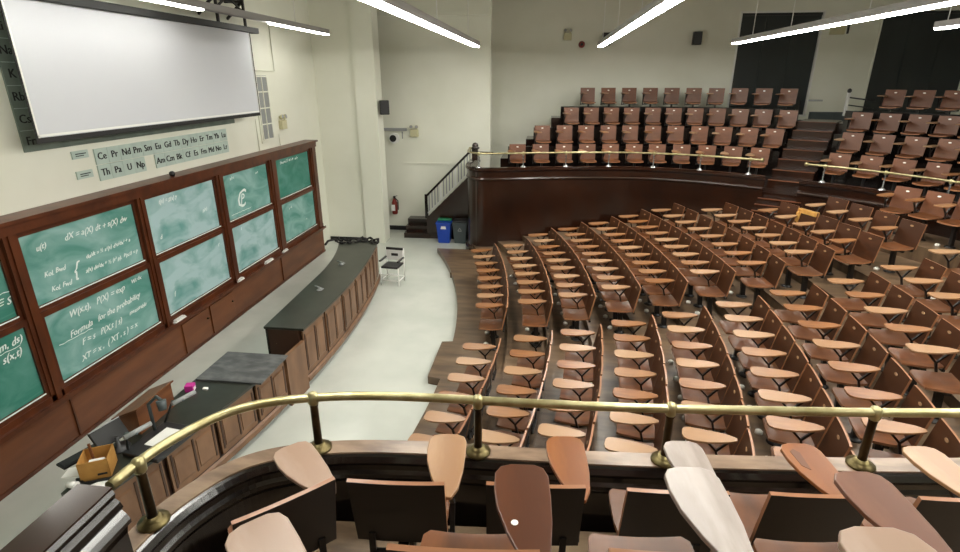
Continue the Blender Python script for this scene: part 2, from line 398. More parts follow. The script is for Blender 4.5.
cd = MB().tube([(XW+.02, 11.1, 2.95), (XW+.02, 11.1, 3.6)], .012, 6).tube([(XW+.02, 11.2, 4.55), (XW+.02, 12.2, 4.55), (XW+.02, 12.2, 5.6)], .014, 6).tube([(XW+.02, 12.05, 2.95), (XW+.02, 12.05, 3.2)], .01, 6)
tag(cd.build('conduit', M['wall']), 'thin cream painted conduit running round the vent grille', 'conduit')

def emergency_light(loc, rz, label):
    t = thing('emergency_light', label, 'lamp', loc, rz, 'twin-head emergency lights')
    MB().box(-.12, .12, -.09, 0, -.12, .08).build('case', M['beige'], t, bevel=.01)
    for x in (-.08, .08):
        h = MB().tube([(x, -.05, .08), (x, -.05, .13)], .015, 8).tube([(x, -.02, .14), (x, -.1, .16)], [.035, .055], 10)
        o = h.build('lamp_head', M['beige'], t)
        MB().tube([(x, -.1, .16), (x, -.106, .161)], [.045, .045], 10).build('lens', M['grey'], o)
emergency_light((XW, 12.25, 3.42), R(90), 'twin-head emergency light on the front wall beside vent grille')
emergency_light((-3.82, 15.8, 2.93), 0, 'twin-head emergency light above the stairs near the pier')
emergency_light((.5, YF, 5.62), 0, 'twin-head emergency light high on the far wall by red alarm')

def speaker(loc, rz, label, m='blk', s=(.24, .2, .36)):
    t = thing('wall_speaker', label, 'speaker', loc, rz, 'small black wall speakers')
    MB().box(-s[0]/2, s[0]/2, -s[1]-.04, -.04, -s[2]/2, s[2]/2).build('cabinet', M['blk'], t, bevel=.015)
    MB().box(-s[0]/2+.02, s[0]/2-.02, -s[1]-.05, -s[1]-.04, -s[2]/2+.02, s[2]/2-.02).build('grille', M['rubber'], t)
    MB().box(-.04, .04, -.04, 0, -.05, .05).build('bracket', M['grey'], t)
speaker((-4.34, 14.62, 3.68), R(20), 'small black speaker on the cream pier')
speaker((1.66, YF, 5.52), 0, 'black wall speaker half behind the light strip, far wall')
speaker((4.32, YF, 5.52), 0, 'black wall speaker standing alone, high beside the first window')
MB().box(-4.45, -4.33, 14.55, 14.68, 3.58, 3.64)
al = thing('fire_alarm', 'small round red fire alarm on the far wall', 'alarm', (.94, YF, 5.38))
o = MB().tube([(0, 0, 0), (0, -.05, 0), (0, -.09, 0)], [.1, .1, .06], 14).build('housing', M['red'], al); MB().tube([(0, -.09, 0), (0, -.1, 0)], [.04, .04], 10).build('sounder', M['blk'], al)
MB().box(-.14, .14, -.012, 0, -.14, .14).build('back_plate', M['wall'], al)
hn = thing('horn', 'round black and white horn on the stair wall beside pier', 'horn', (-4.42, 15.8, 2.76))
MB().tube([(0, 0, 0), (0, -.1, 0)], [.15, .15], 18).build('dish', M['white'], hn); MB().tube([(-.03, -.1, 0), (-.03, -.11, 0)], [.1, .1], 14).build('mouth', M['blk'], hn)
ct = thing('cable_tray', 'pale horizontal cable tray and pipe on stair wall', 'tray', (-4.5, 15.8, 3.0))
MB().box(-.45, .45, -.07, 0, -.03, .05).build('channel', M['grey'], ct); MB().tube([(.32, -.04, -.05), (.32, -.04, -.25)], .015, 6).build('drop_pipe', M['grey'], ct)
fe = thing('fire_extinguisher', 'dark fire extinguisher hanging on the wall by the stairs', 'extinguisher', (-4.5, 15.68, .52))
MB().lathe((0, 0, 0), [(.06, 0), (.085, .02), (.085, .36), (.05, .44), (.025, .48)], 14).build('cylinder', M['red'], fe)
MB().box(-.03, .03, -.03, .03, .48, .55).bar((0, 0, .54), (.1, -.03, .57), .02, .015).build('valve', M['blk'], fe)
MB().tube([(.02, -.02, .5), (.12, -.05, .42), (.12, -.06, .15)], .016, 8).build('hose', M['blk'], fe); MB().box(-.088, .03, -.09, -.07, .12, .3).build('label_panel', M['paper'], fe)
bx = thing('wall_box', 'small beige junction box high between the two black windows', 'box', (8.25, YF, 5.72))
MB().box(-.2, .2, -.06, 0, -.12, .12).build('case', M['beige'], bx); MB().box(.27, .31, -.05, 0, -.1, .25).build('dark_bracket', M['rubber'], bx)

# ------------------------------------------------------------------ hanging fluorescent lights
def strip_light(x, ya, yb, z, label, gaps=(), rods=(), w=.13, tm='tube'):
    t = thing('strip_light', label, 'ceiling light', (x, (ya+yb)/2, z), 0, 'long fluorescent strip lights')
    L = (yb-ya)/2
    MB().box(-w/2-.012, w/2+.012, -L, L, .02, .1).box(-w/2-.012, -w/2, -L, L, 0, .02).box(w/2, w/2+.012, -L, L, 0, .02).build('housing', M['fixture'], t)
    a = -L+.02; segs = []
    for g0, g1 in gaps: segs.append((a, g0-(ya+yb)/2)); a = g1-(ya+yb)/2
    segs.append((a, L-.02))
    for a, b in segs: MB().box(-w/2, w/2, a, b, -.025, .02).build('diffuser', M[tm], t)
    for y in rods: MB().tube([(0, y-(ya+yb)/2, .1), (0, y-(ya+yb)/2, ZC-z-.015)], .007, 8).build('rod', M['white'], t)
strip_light(-5.2, 4.0, 13.25, 5.37, 'strip light in front of the projection screen top, blank middle section', gaps=((8.34, 10.52),), rods=(5.5, 11.6), w=.11, tm='tube2')
strip_light(-1.755, 1.0, 13.86, 5.12, 'strip light hanging over the pale floor by lecture bench', rods=(3, 6, 9, 12.4))
strip_light(1.3, 1.0, 15.7, 5.2, 'strip light ending just below the far wall speaker', rods=(3, 6, 9, 12, 15.2), tm='tube3')
strip_light(4.42, 1.0, 14.9, 5.2, 'strip light crossing in front of the first black window', rods=(3, 6, 9, 11.65, 13.68), tm='tube3')
strip_light(6.5, 1.0, 10.9, 5.2, 'strip light in front of second black window, only its tip showing', rods=(3, 6, 9, 10.7), tm='tube3')

# ------------------------------------------------------------------ tablet-arm chair
def chair_parts(t, tmat=None, plate='pale', bk='back2'):
    # backrest: slightly dished panel, raked back
    mb = MB(); n = 6; prof = [(.44, .02), (.6, -.012), (.72, -.035), (.845, -.06)]
    fv = []; rv = []
    for z, y in prof:
        for i in range(n+1):
            u = i/n*2-1; x = u*.215; d = .008*(u*u-1)
            fv.append((x, y+d+.02, z)); rv.append((x, y+d, z-.003))
    N = n+1; K = len(prof)
    mb.add(fv, [(k*N+i, k*N+i+1, (k+1)*N+i+1, (k+1)*N+i) for k in range(K-1) for i in range(n)], 0, True)
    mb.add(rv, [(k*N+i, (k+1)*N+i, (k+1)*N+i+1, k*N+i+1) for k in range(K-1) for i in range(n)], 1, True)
    def ring(a, b, idx, mi): mb.add([a[i] for i in idx]+[b[i] for i in idx], [(j, j+1, len(idx)+j+1, len(idx)+j) for j in range(len(idx)-1)], mi)
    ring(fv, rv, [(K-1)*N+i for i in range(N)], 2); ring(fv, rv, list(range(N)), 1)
    ring(fv, rv, [k*N for k in range(K)], 2); ring(fv, rv, [k*N+n for k in range(K)], 2)
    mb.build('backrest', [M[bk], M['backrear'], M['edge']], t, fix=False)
    # seat: dished board with rounded front corners
    mb = MB(); rows = [(.02, .185), (.09, .19), (.19, .198), (.3, .195), (.375, .188), (.405, .165)]; zz = [.455, .44, .435, .44, .443, .435]
    up = []; dn = []
    for (y, hw), z in zip(rows, zz):
        for i in range(5):
            u = i/4*2-1; up.append((u*hw, y, z+.012*u*u)); dn.append((u*hw, y, z+.012*u*u-.024))
    q = len(rows)
    mb.add(up, [(k*5+i, k*5+i+1, k*5+i+6, k*5+i+5) for k in range(q-1) for i in range(4)], 0, True)
    mb.add(dn, [(k*5+i, k*5+i+5, k*5+i+6, k*5+i+1) for k in range(q-1) for i in range(4)], 0, True)
    def ring2(idx): mb.add([up[i] for i in idx]+[dn[i] for i in idx], [(j, len(idx)+j, len(idx)+j+1, j+1) for j in range(len(idx)-1)], 1)
    ring2([k*5 for k in range(q)]); ring2([(q-1)*5+i for i in range(5)]); ring2([k*5+4 for k in reversed(range(q))]); ring2(list(reversed(range(5))))
    mb.build('seat', [M['seat'], M['edge']], t, fix=False)
    # tablet: paddle, wide rounded front, narrow tail at the back
    pts = [(.195, .015), (.235, .015), (.262, .08), (.275, .2), (.278, .32), (.276, .42), (.26, .462), (.225, .48), (.14, .48), (.1, .465), (.08, .43), (.078, .35), (.09, .26), (.125, .15), (.165, .06)]
    MB().prism(pts, .69, .71).build('tablet', tmat or M['tablet'], t, bevel=.004)
    MB().bar((.224, .12, .36), (.224, .17, .54), .024, .02).bar((.224, .17, .54), (.22, .06, .69), .022, .018).bar((.224, .17, .54), (.2, .31, .69), .022, .018).bar((.222, .04, .685), (.185, .38, .685), .05, .012).bar((.1, .14, .385), (.235, .12, .385), .03, .03).build('arm_bracket', M['iron'], t)
    pd = MB().bar((0, .16, .02), (0, .19, .4), .05, .07).bar((-.17, .2, .395), (.17, .2, .395), .05, .03).bar((0, .2, .395), (0, .0, .4), .05, .025).bar((-.14, .0, .385), (.14, .0, .385), .03, .02).bar((-.14, .0, .38), (-.14, .0, .5), .03, .012).bar((.14, .0, .38), (.14, .0, .5), .03, .012)
    p = pd.build('pedestal', M['iron'], t)
    MB().lathe((0, .17, 0), [(.085, 0), (.085, .012), (.04, .03)], 10).build('foot_flange', M['iron'], p)
    MB().lathe((.12, .3, 0), [(.04, 0), (.04, .03), (.02, .045)], 8).build('floor_bolt', M['pale'], p)
    MB().prism([(.035+.03*math.cos(a), .014*math.sin(a)) for k, a in enumerate([2*PI*j/12 for j in range(12)])], 0, .004, axes=lambda a, b, c: (a-.035, -.026-.18*b+c, .775+b)).build('number_plate', M[plate], t)

proto = thing('tablet_arm_chair', 'x', 'chair'); chair_parts(proto, plate='dull', bk='back')
proto2 = thing('tablet_arm_chair', 'x', 'chair'); chair_parts(proto2)
used = []
def chair(x, y, z, rz, label, group):
    p = proto if group.endswith('main floor') else proto2
    if p not in used: o = p; o.location = (x, y, z); o.rotation_euler = (0, 0, rz); used.append(p)
    else: o = copy_tree(p, (x, y, z), rz)
    o['label'] = label; o['category'] = 'chair'; o['group'] = group
    return o
ORD = 'first second third fourth fifth sixth seventh eighth ninth tenth eleventh twelfth'.split()

# ------------------------------------------------------------------ main floor: curved tiers
XP = [-.82, -.11, .54, 1.22, 1.89, 2.6, 3.33, 4.12, 4.9, 5.72]
YC, RA = 7.42, 14.8
def arc_x(xp, y): return xp-RA+math.sqrt(RA*RA-(y-YC)**2)
zt = lambda k: .13+.14*k
edges = [-1.45]+[x-.4 for x in XP[1:]]+[9.5]
for k in range(10):
    ya, yb = 2.2, 13.6
    ys = [ya+(yb-ya)*i/40 for i in range(41)]
    a = [(arc_x(edges[k], y), y) for y in ys]
    b = [((arc_x(edges[k+1], y)+.03) if k < 9 else 9.5, y) for y in ys]
    struct(MB().prism(a+list(reversed(b)), -.05+.001*k, zt(k)).build('floor_tier', M['tier']))
    if k:
        n = MB().sweep(a, [(0, zt(k)-.03), (-.03, zt(k)-.03), (-.03, zt(k)+.002), (0, zt(k)+.002)], -1 if False else 1)
        struct(n.build('trim_%d' % (10+k), M['tier']))
struct(MB().prism([(-1.66, 7.07), (-1.3, 6.98), (-1.3, 8.3), (-1.66, 8.24)], -.04, .129).prism([(-2.13, 11.75), (-1.5, 11.2), (-1.4, 13.1), (-1.68, 13.0)], -.04, .129).build('floor_step', M['tier']))
# last floor row runs along the gallery front on its own platform
cc = (2.4, 8.0)
arc = [(cc[0]+4.5*math.cos(R(a)), cc[1]+4.5*math.sin(R(a))) for a in range(-14, 44, 2)]
arc2 = [(cc[0]+5.7*math.cos(R(a)), cc[1]+5.7*math.sin(R(a))) for a in range(-14, 44, 2)]
struct(MB().prism(arc+list(reversed(arc2)), 1.2, 1.66).build('floor_platform', M['tier']))

near_first = [6.78, 6.84, 6.82, 6.9, 6.95, 7.07, 7.23, 7.41, 7.66, 8.05]
far_first = [8.27, 8.19, 8.21, 8.28, 8.28, 8.40, 8.51, 8.74, 8.99, 9.34]
near_sp = [.435, .455, .455, .45, .45, .46, .51, .5, .52, .53]
far_sp = [.435, .445, .44, .44, .445, .45, .51, .48, .53, .57]
near_n = [6, 7, 7, 7, 8, 8, 7, 5, 3, 1]
far_n = [8, 8, 9, 9, 9, 9, 8, 7, 5, 4]
for k in range(10):
    for blk, (f0, sp, n, sg) in enumerate(((near_first[k], near_sp[k], near_n[k], -1), (far_first[k], far_sp[k], far_n[k], 1))):
        for j in range(n):
            ty = f0+sg*sp*j; tx = arc_x(XP[k], ty)
            dx = RA; ang = math.asin((ty-YC)/RA)      # facing -X, turned toward the front of the hall
            rz = PI/2-(-ang)
            if blk and k >= 8: rz += R(9)
            # tablet centre sits at local (.235, .24)
            c, s = math.cos(rz), math.sin(rz)
            x = tx-(.18*c-.25*s); y = ty-(.18*s+.25*c)
            side = 'block behind the long rail' if blk == 0 else 'block below far gallery'
            who = 'beside the cross aisle' if j == 0 else '%s from cross aisle' % ORD[j]
            row = 'front floor row' if k == 0 else '%s floor row' % ORD[k]
            chair(x, y, zt(k), rz, 'wooden chair %s, %s, %s' % (who, row, side), 'tablet-arm chairs on the main floor')
for j, a in enumerate((33.4, 27.6, 21.8, 16.0)):
    x = cc[0]+5.1*math.cos(R(a)); y = cc[1]+5.1*math.sin(R(a))
    chair(x, y, 1.66, R(a)+PI/2, 'wooden chair, %s in the short curved row against the gallery front' % ORD[j], 'chairs against the gallery front')

# ------------------------------------------------------------------ far gallery
R1 = [(-1.9, 14.5), (-.6, 14.63), (.46, 14.8), (2.3, 15.0), (3.6, 15.0), (4.7, 14.75), (5.8, 14.25), (6.9, 13.5), (7.8, 12.55), (8.5, 11.2), (8.85, 9.8)]
base = resample(catmull(R1), .05)
FL = [1.92, 2.33, 2.76, 3.29]; PITCH = .85
front_pts = [(-2.0, 15.6), (-2.05, 14.6), (-2.02, 13.85), (-1.8, 13.5), (-1.4, 13.42), (.34, 13.82), (2.2, 14.02), (3.64, 13.68), (4.94, 12.98), (5.56, 12.5), (6.57, 11.6), (7.29, 10.5), (7.75, 9.2), (7.9, 8.0), (7.9, 6.6)]
front = resample(catmull(front_pts), .06)
def cutang(p):  # polar angle round the hall centre, used for the stair gap
    return math.degrees(math.atan2(p[1]-8.0, p[0]-2.4))
GA, GB = 62.6, 55.6
left = [p for p in front if cutang(p) > GA or p[0] < 2.4]; right = [p for p in front if cutang(p) < GB and p[0] > 2.4]
PROF = [(0.03, 0), (-.04, .0), (-.04, .18), (.0, .22), (.03, .24), (.03, 1.98), (.0, 2.0), (-.015, 2.03), (.0, 2.06), (.03, 2.08), (.03, 2.2), (.0, 2.22), (-.03, 2.25), (-.03, 2.29), (0, 2.31), (.085, 2.31), (.1, 2.295), (.118, 2.265), (.108, 2.24), (.112, 2.21), (.128, 2.19), (.13, 2.165), (.115, 2.145), (.1, 2.12), (.1, .0)]
for nm, pth in (('wall_gallery_far', left), ('wall_gallery_rear', right)):
    struct(MB().sweep(pth, PROF, 1).build(nm, M['fascia']))
    struct(MB().sweep(pth, [(-.02, 2.311), (.085, 2.311), (.085, 2.316), (-.02, 2.316)], 1).build('trim_%s' % nm, M['fascia']))
# row platforms
def strip(pa, pb, z0, z1): return MB().prism(list(pa)+list(reversed(pb)), z0, z1)
lf = left[10:]
frontin = [p for p in offset(front, .2, 1)]
for k in range(4):
    inner = offset(base, PITCH*k-.35, 1) if k else None
    outer = offset(base, PITCH*(k+1)-.3 if k < 3 else PITCH*3+.55, 1)
    if k == 0:
        inner = [p for p in frontin if p[1] > 9.2 and p[0] > -1.7][::1]
        outer = offset(base, PITCH-.3, 1)
    mb = MB(); vs = []
    if k == 0:
        m = strip([p for p in inner], [p for p in outer], 1.2, FL[0])
    else:
        m = strip(inner, [p for p in outer if p[1] < YF-.02 or True], 1.2, FL[k])
    xl = (-1.66, -1.25, -.6, .1)[k]
    m.v = [(max(x, xl), min(y, YF-.02), z) for x, y, z in m.v]
    struct(m.build('floor_gallery', M['dark']))
starts = [(1.16, .616, 11, 9.03, .621, 5), (1.87, .610, 11, 9.66, .624, 5), (2.77, .583, 11, 10.25, .575, 5), (3.35, .621, 10, 11.32, .595, 3)]
def sample(p, s):
    i = min(int(s/.02), len(p)-2); a, b = p[i], p[i+1]; t = (b[0]-a[0], b[1]-a[1]); l = math.hypot(*t)
    return a, math.atan2(t[1], t[0])
RW = ['front', 'second', 'third', 'top']
for k in range(4):
    c = resample(offset(base, PITCH*k, 1), .02)
    s0, sp, n, s1, sp1, n1 = starts[k]
    lst = [(s0+sp*j, 'far gallery %s row, %s from its stair end' % (RW[k], ORD[j])) for j in range(n)]
    lst += [(s1+sp1*j, 'far gallery %s row, %s past the gallery steps' % (RW[k], ORD[j])) for j in range(n1)]
    for s, lab in lst:
        if s >= len(c)*.02-.05: continue
        (x, y), th = sample(c, s)
        chair(x, y, FL[k], th+PI, 'brown chair in '+lab, 'tablet-arm chairs in the far gallery')
    # low wall behind each row (carries the next, higher row)
    if k < 3:
        w = resample(offset(base, PITCH*k+.42, 1), .05)
        wl = (-1.05, -.42, .35)[k]
        a = [p for p in w if p[0] > wl and (cutang(p) > GA or p[0] < 2.4)]; b = [p for p in w if cutang(p) < GB and p[0] > 2.4]
        for q in (a, b):
            if len(q) > 2: struct(MB().sweep(q, [(0, 1.5), (0, FL[k+1]+.33), (.05, FL[k+1]+.33), (.05, 1.5)], 1).build('wall_riser', M['black']))
# steps through the gallery and down to the floor
st = MB(); ca, sa = math.cos(R(59)), math.sin(R(59))
def stepbox(r0, r1, z0, z1, hw=.44):
    P = [(r0, -hw), (r1, -hw), (r1, hw), (r0, hw)]
    st.prism([(2.4+ca*r-sa*h, 8+sa*r+ca*h) for r, h in P], z0, z1)
for i in range(5): stepbox(4.55+.24*i, 5.95, 1.1, 1.42+.1*i)
for i, r in enumerate((6.35, 6.7, 7.2, 7.6, 8.05, 8.5, 8.95)): stepbox(r, 10.2, 1.2, 2.12+.2*i)
struct(st.build('floor_steps', M['fascia']))
nz = MB(); st2 = st; st = nz
for i in range(5): stepbox(4.54+.24*i, 4.6+.24*i, 1.41+.1*i, 1.425+.1*i)
for i, r in enumerate((6.35, 6.7, 7.2, 7.6, 8.05, 8.5, 8.95)): stepbox(r-.02, r+.05, 2.115+.2*i, 2.128+.2*i)
struct(st.build('trim_steps', M['wains']))
# handrail post at the stair head
hp = thing('handrail_post', 'white painted rail post at head of gallery steps', 'post', (8.35, 17.1, 3.4))
MB().bar((0, 0, 0), (0, 0, .62), .07, .07).build('shaft', M['white'], hp); MB().lathe((0, 0, .62), [(.03, 0), (.06, .04), (.05, .09), (.01, .12)], 10).build('finial', M['rubber'], hp)
MB().tube([(0, 0, .5), (.55, -.35, .42)], .02, 8).tube([(0, 0, .3), (.55, -.35, .22)], .015, 8).build('side_rail', M['rubber'], hp)
hb = thing('rail_bracket', 'short pale rail end at the top chair row beside the steps', 'rail', (7.35, 16.9, 3.82))
MB().tube([(-.1, .04, .0), (.22, -.08, .0)], .025, 8).build('bar', M['grey'], hb); MB().tube([(-.28, .11, -.72), (-.28, .11, .0)], .02, 8).build('upright', M['rubber'], hb)

# ------------------------------------------------------------------ brass railings
def railing(name, label, path, posts, zb, zr, ends=True, r=.027, pm='bronze', fm='bronze2'):
    t = thing(name, label, 'railing', (path[0][0], path[0][1], zb)); o = Vector(t.location)
    L = [Vector((x, y, zr))-o for x, y in path]
    MB().tube(L, r, 10).build('handrail', M['brass'], t)
    if ends:
        for e in ends: MB().lathe((L[e].x, L[e].y, L[e].z-.045), [(.02, 0), (.042, .02), (.045, .045), (.042, .07), (.02, .09)], 12).build('end_knob', M['brass'], t)
    for x, y in posts:
        px, py = x-o.x, y-o.y; h = zr-zb
        p = MB().lathe((px, py, 0), [(.028, .03), (.024, .06), (.023, h-.06), (.027, h-.04)] if pm == 'bronze' else [(.02, .03), (.014, .06), (.014, h-.06), (.018, h-.04)], 10).build('post', M[pm], t)
        MB().lathe((px, py, 0), [(.075, 0), (.075, .012), (.05, .022), (.045, .03), (.03, .045)], 14).build('base_flange', M[fm], p)
        MB().lathe((px, py, h), [(.022, -.05), (.031, -.032), (.033, 0), (.028, .028), (.01, .038)], 12).build('knuckle', M['brass'], p)
def along(path, d, f=lambda p: True): return [p for p in offset(path, d, 1) if f(p)]
fl = [p for p in along(front, .04) if p[1] < 14.7 and (cutang(p) > GA+1 or p[0] < 2.4)]
fr_ = [p for p in along(front, .04) if cutang(p) < GB-.5 and p[0] > 2.4]
def pick(path, step, first=.15):
    out = []; acc = step-first; pv = path[0]
    for p in path:
        acc += math.hypot(p[0]-pv[0], p[1]-pv[1]); pv = p
        if acc >= step: out.append(p); acc = 0
    return out
railing('brass_railing', 'low brass railing along the far gallery, ending at the steps', fl, pick(fl, 1.07, .2), 2.31, 2.66, (-1,), .022, 'steel', 'steel')
railing('brass_railing', 'low brass railing starting past the steps in front of gallery chairs', fr_, pick(fr_, 1.07, .35), 2.31, 2.66, (0,), .022, 'steel', 'steel')

# ------------------------------------------------------------------ near gallery (where the camera stands)
npts = [(-1.92, .2), (-1.93, 1.0), (-1.93, 1.75), (-1.86, 2.12), (-1.66, 2.42), (-1.3, 2.58), (-.8, 2.655), (0, 2.68), (.76, 2.72), (2.33, 2.87), (3.6, 3.1), (5, 3.6), (6.2, 4.4)]
nfront = resample(catmull(npts), .05)
struct(MB().sweep(nfront, [(-a if False else a, z) for a, z in PROF], -1).build('wall_gallery_near', M['black']))
struct(MB().sweep(nfront, [(-.028, 2.305), (.088, 2.305), (.088, 2.318), (-.028, 2.318)], -1).build('trim_ledge', M['ledge']))
struct(MB().box(-1.6, 6, -1.9, 2.3, 1.7, 1.9).prism([(-1.7, 1.9), (-1.5, 2.25), (-1.2, 2.42), (6, 2.9), (6, 1.9)], 1.7, 1.899).build('floor_balcony', M['wingfloor']))
struct(MB().box(-1.6, 6, -1.9, 1.42, 1.9, 2.32, mtx=Matrix.Rotation(R(3.5), 4, 'Z')).build('floor_balcony_second', M['wingfloor']))
struct(MB().box(-1.6, 6, -1.9, .72, 2.32, 2.74, mtx=Matrix.Rotation(R(3.5), 4, 'Z')).build('floor_balcony_third', M['wingfloor']))
ep = MB().sweep([(-1.89, 1.72), (-1.89, -1.2)], [(-.13, 0), (-.13, 2.68), (.03, 2.68), (.042, 2.66), (.036, 2.635), (.055, 2.615), (.065, 2.59), (.052, 2.57), (.07, 2.55), (.085, 2.525), (.085, 2.505), (.06, 2.48), (.05, 2.44), (.05, 0)], 1)
struct(ep.build('wall_gallery_end', M['black']))
struct(MB().box(-2.03, -1.86, -1.2, 1.725, 2.68, 2.69).build('trim_cap', M['dark']))
npath = [p for p in offset(nfront, .035, -1) if p[1] > 1.74]
railing('brass_railing', 'long brass handrail on dark posts right across the view', npath, [(-1.87, 1.9), (-1.28, 2.55), (-.33, 2.63), (.75, 2.685), (1.86, 2.78), (3.0, 2.93)], 2.318, 2.67, (), .026)

def wood(name, a, b, sc=(12, 3, 12)): return mat(name, a, .32, b, sc, 6)
T = {'tan': wood('tablet_tan', (164, 128, 92), (146, 108, 74)), 'orange': wood('tablet_orange', (142, 86, 40), (122, 70, 31)), 'brown': wood('tablet_brown', (92, 50, 26), (78, 41, 21)),
     'grey': wood('tablet_bleached', (154, 141, 133), (134, 121, 114), (20, 4, 12)), 'pink': wood('tablet_pale', (168, 144, 128), (154, 126, 107)), 'umber': wood('tablet_umber', (116, 76, 56), (100, 62, 45))}
G = 'tablet-arm chairs in the near gallery'
near = [(-1.06, 1.73, 1.9, 44, 'pink', 'chair turned along the curved end of parapet, pale pinkish tablet', 0),
        (-.60, 1.90, 1.9, 4, 'tan', 'dark-backed chair facing the brass rail with plain tan tablet', 0),
        (.01, 1.955, 1.9, 4, 'orange', 'chair facing the rail with orange-brown tablet, between tan and bleached ones', 0),
        (.615, 1.99, 1.9, 4, 'grey', 'chair at the parapet with bleached grey tablet rising over the ledge', 0),
        (1.215, 2.04, 1.9, 4.5, 'orange', 'chair at the parapet with streaked orange tablet, dark worn patch', 1),
        (1.83, 2.09, 1.9, 5, 'tan', 'chair at frame edge with pale tan tablet, along the parapet', 0),
        (-.71, .83, 2.32, 44, 'pink', 'second-row chair with big pale tablet behind the turned end chair', 0),
        (-.19, 1.19, 2.32, 4, 'brown', 'second-row chair with brown tablet marked by one white dot', 2),
        (.43, 1.25, 2.32, 4, 'grey', 'second-row chair with bleached grey tablet overlapping another', 0),
        (1.04, 1.3, 2.32, 4, 'umber', 'second-row chair with dull brown tablet in front of streaked orange', 0),
        (.62, .56, 2.74, 4, 'pink', 'third-row chair of which only the pale tablet tip shows', 0)]
for x, y, z, a, tm, lab, ex in near:
    o = chair(x, y, z, R(a), lab, G)
    for c in o.children:
        if c.name.startswith('tablet'):
            c.data = c.data.copy(); c.data.materials[0] = T[tm]
            if ex == 1: MB().prism([(.12, .3), (.15, .27), (.16, .4), (.14, .43), (.115, .41)], .71, .7115).build('worn_patch', M['wains'], c)
            if ex == 2: MB().prism([(.15+.012*math.cos(q*PI/5), .19+.012*math.sin(q*PI/5)) for q in range(10)], .71, .712).build('sticker', M['paper'], c)

# ------------------------------------------------------------------ far stairs by the wall
s = MB()
for i in range(3): s.box(-4.05+.0*i, -3.3, 14.92+.26*i, 15.8, 0 if i == 0 else .15*i-.01, .15*(i+1))
for i in range(8): s.box(-3.34+.18*i, -1.9, 15.0, 15.8, 0 if i == 0 else .45+.18*i-.01, .45+.18*(i+1))
struct(s.build('staircase', M['dark']))
struct(MB().prism([(-3.36, 0), (-3.36, .62), (-1.9, 2.06), (-1.9, 0)], 14.94, 15.0, axes=lambda a, b, c: (a, c, b)).build('trim_stringer', M['dark']))
sr = thing('stair_railing', 'dark handrail with pale balusters climbing the far stairs', 'railing', (-3.36, 14.97, .6))
MB().bar((-.02, 0, .62), (1.3, 0, 1.94), .06, .06).build('handrail', M['black'], sr)
MB().bar((0, 0, .12), (1.3, 0, 1.4), .03, .03).build('bottom_rail', M['white'], sr)
for i in range(1, 15):
    x = i*1.28/15; MB().bar((x, 0, x*.985+.12), (x, 0, x*1.0+.62), .028 if i % 5 else .05, .028).build('baluster', M['grey' if i % 5 else 'white'], sr)
MB().bar((0, 0, 0), (0, 0, .7), .08, .08).build('newel_post', M['black'], sr)
nw = thing('newel_post', 'turned dark newel at top of far stairs beside gallery corner', 'post', (-1.93, 14.86, 2.3))
MB().bar((0, 0, 0), (0, 0, .3), .16, .16).build('shaft', M['dark'], nw); MB().lathe((0, 0, .3), [(.11, 0), (.13, .03), (.08, .06), (.09, .1), (.06, .15), (.01, .17)], 12).build('finial', M['dark'], nw)
MB().bar((.08, 0, .2), (.5, -.1, .2), .05, .07).build('cross_rail', M['dark'], nw)

def bin_(x, y, m, lidm, label, openlid):
    t = thing('recycling_bin', label, 'bin', (x, y, 0), 0, 'bins by the stairs')
    MB().hexa([(-.16, -.15, 0), (.16, -.15, 0), (.16, .15, 0), (-.16, .15, 0), (-.205, -.19, .58), (.205, -.19, .58), (.205, .19, .58), (-.205, .19, .58)]).build('body', m, t, bevel=.015)
    MB().box(-.215, .215, -.2, .2, .56, .6).build('rim', m, t)
    MB().box(-.2, .2, .02 if openlid else -.18, .18, .6, .66).build('lid', lidm, t, bevel=.02)
    return t
b1 = bin_(-2.79, 14.66, M['blue'], M['green'], 'blue recycling bin with green lid under the stair railing', True)
MB().prism([(-.08, .42), (.08, .42), (.06, .5), (-.06, .5)], -.187, -.183, axes=lambda a, b, c: (a, c, b)).build('white_label', M['paper'], b1)
b2 = bin_(-2.33, 14.68, M['bin'], M['rubber'], 'dark grey bin beside the blue one at gallery corner', False)
tri = MB()
for a in (90, 210, 330): tri.bar((.06*math.cos(R(a)), -.184, .4+.06*math.sin(R(a))), (.06*math.cos(R(a+120)), -.184, .4+.06*math.sin(R(a+120))), .006, .018)
tri.build('recycling_mark', M['grey'], b2)

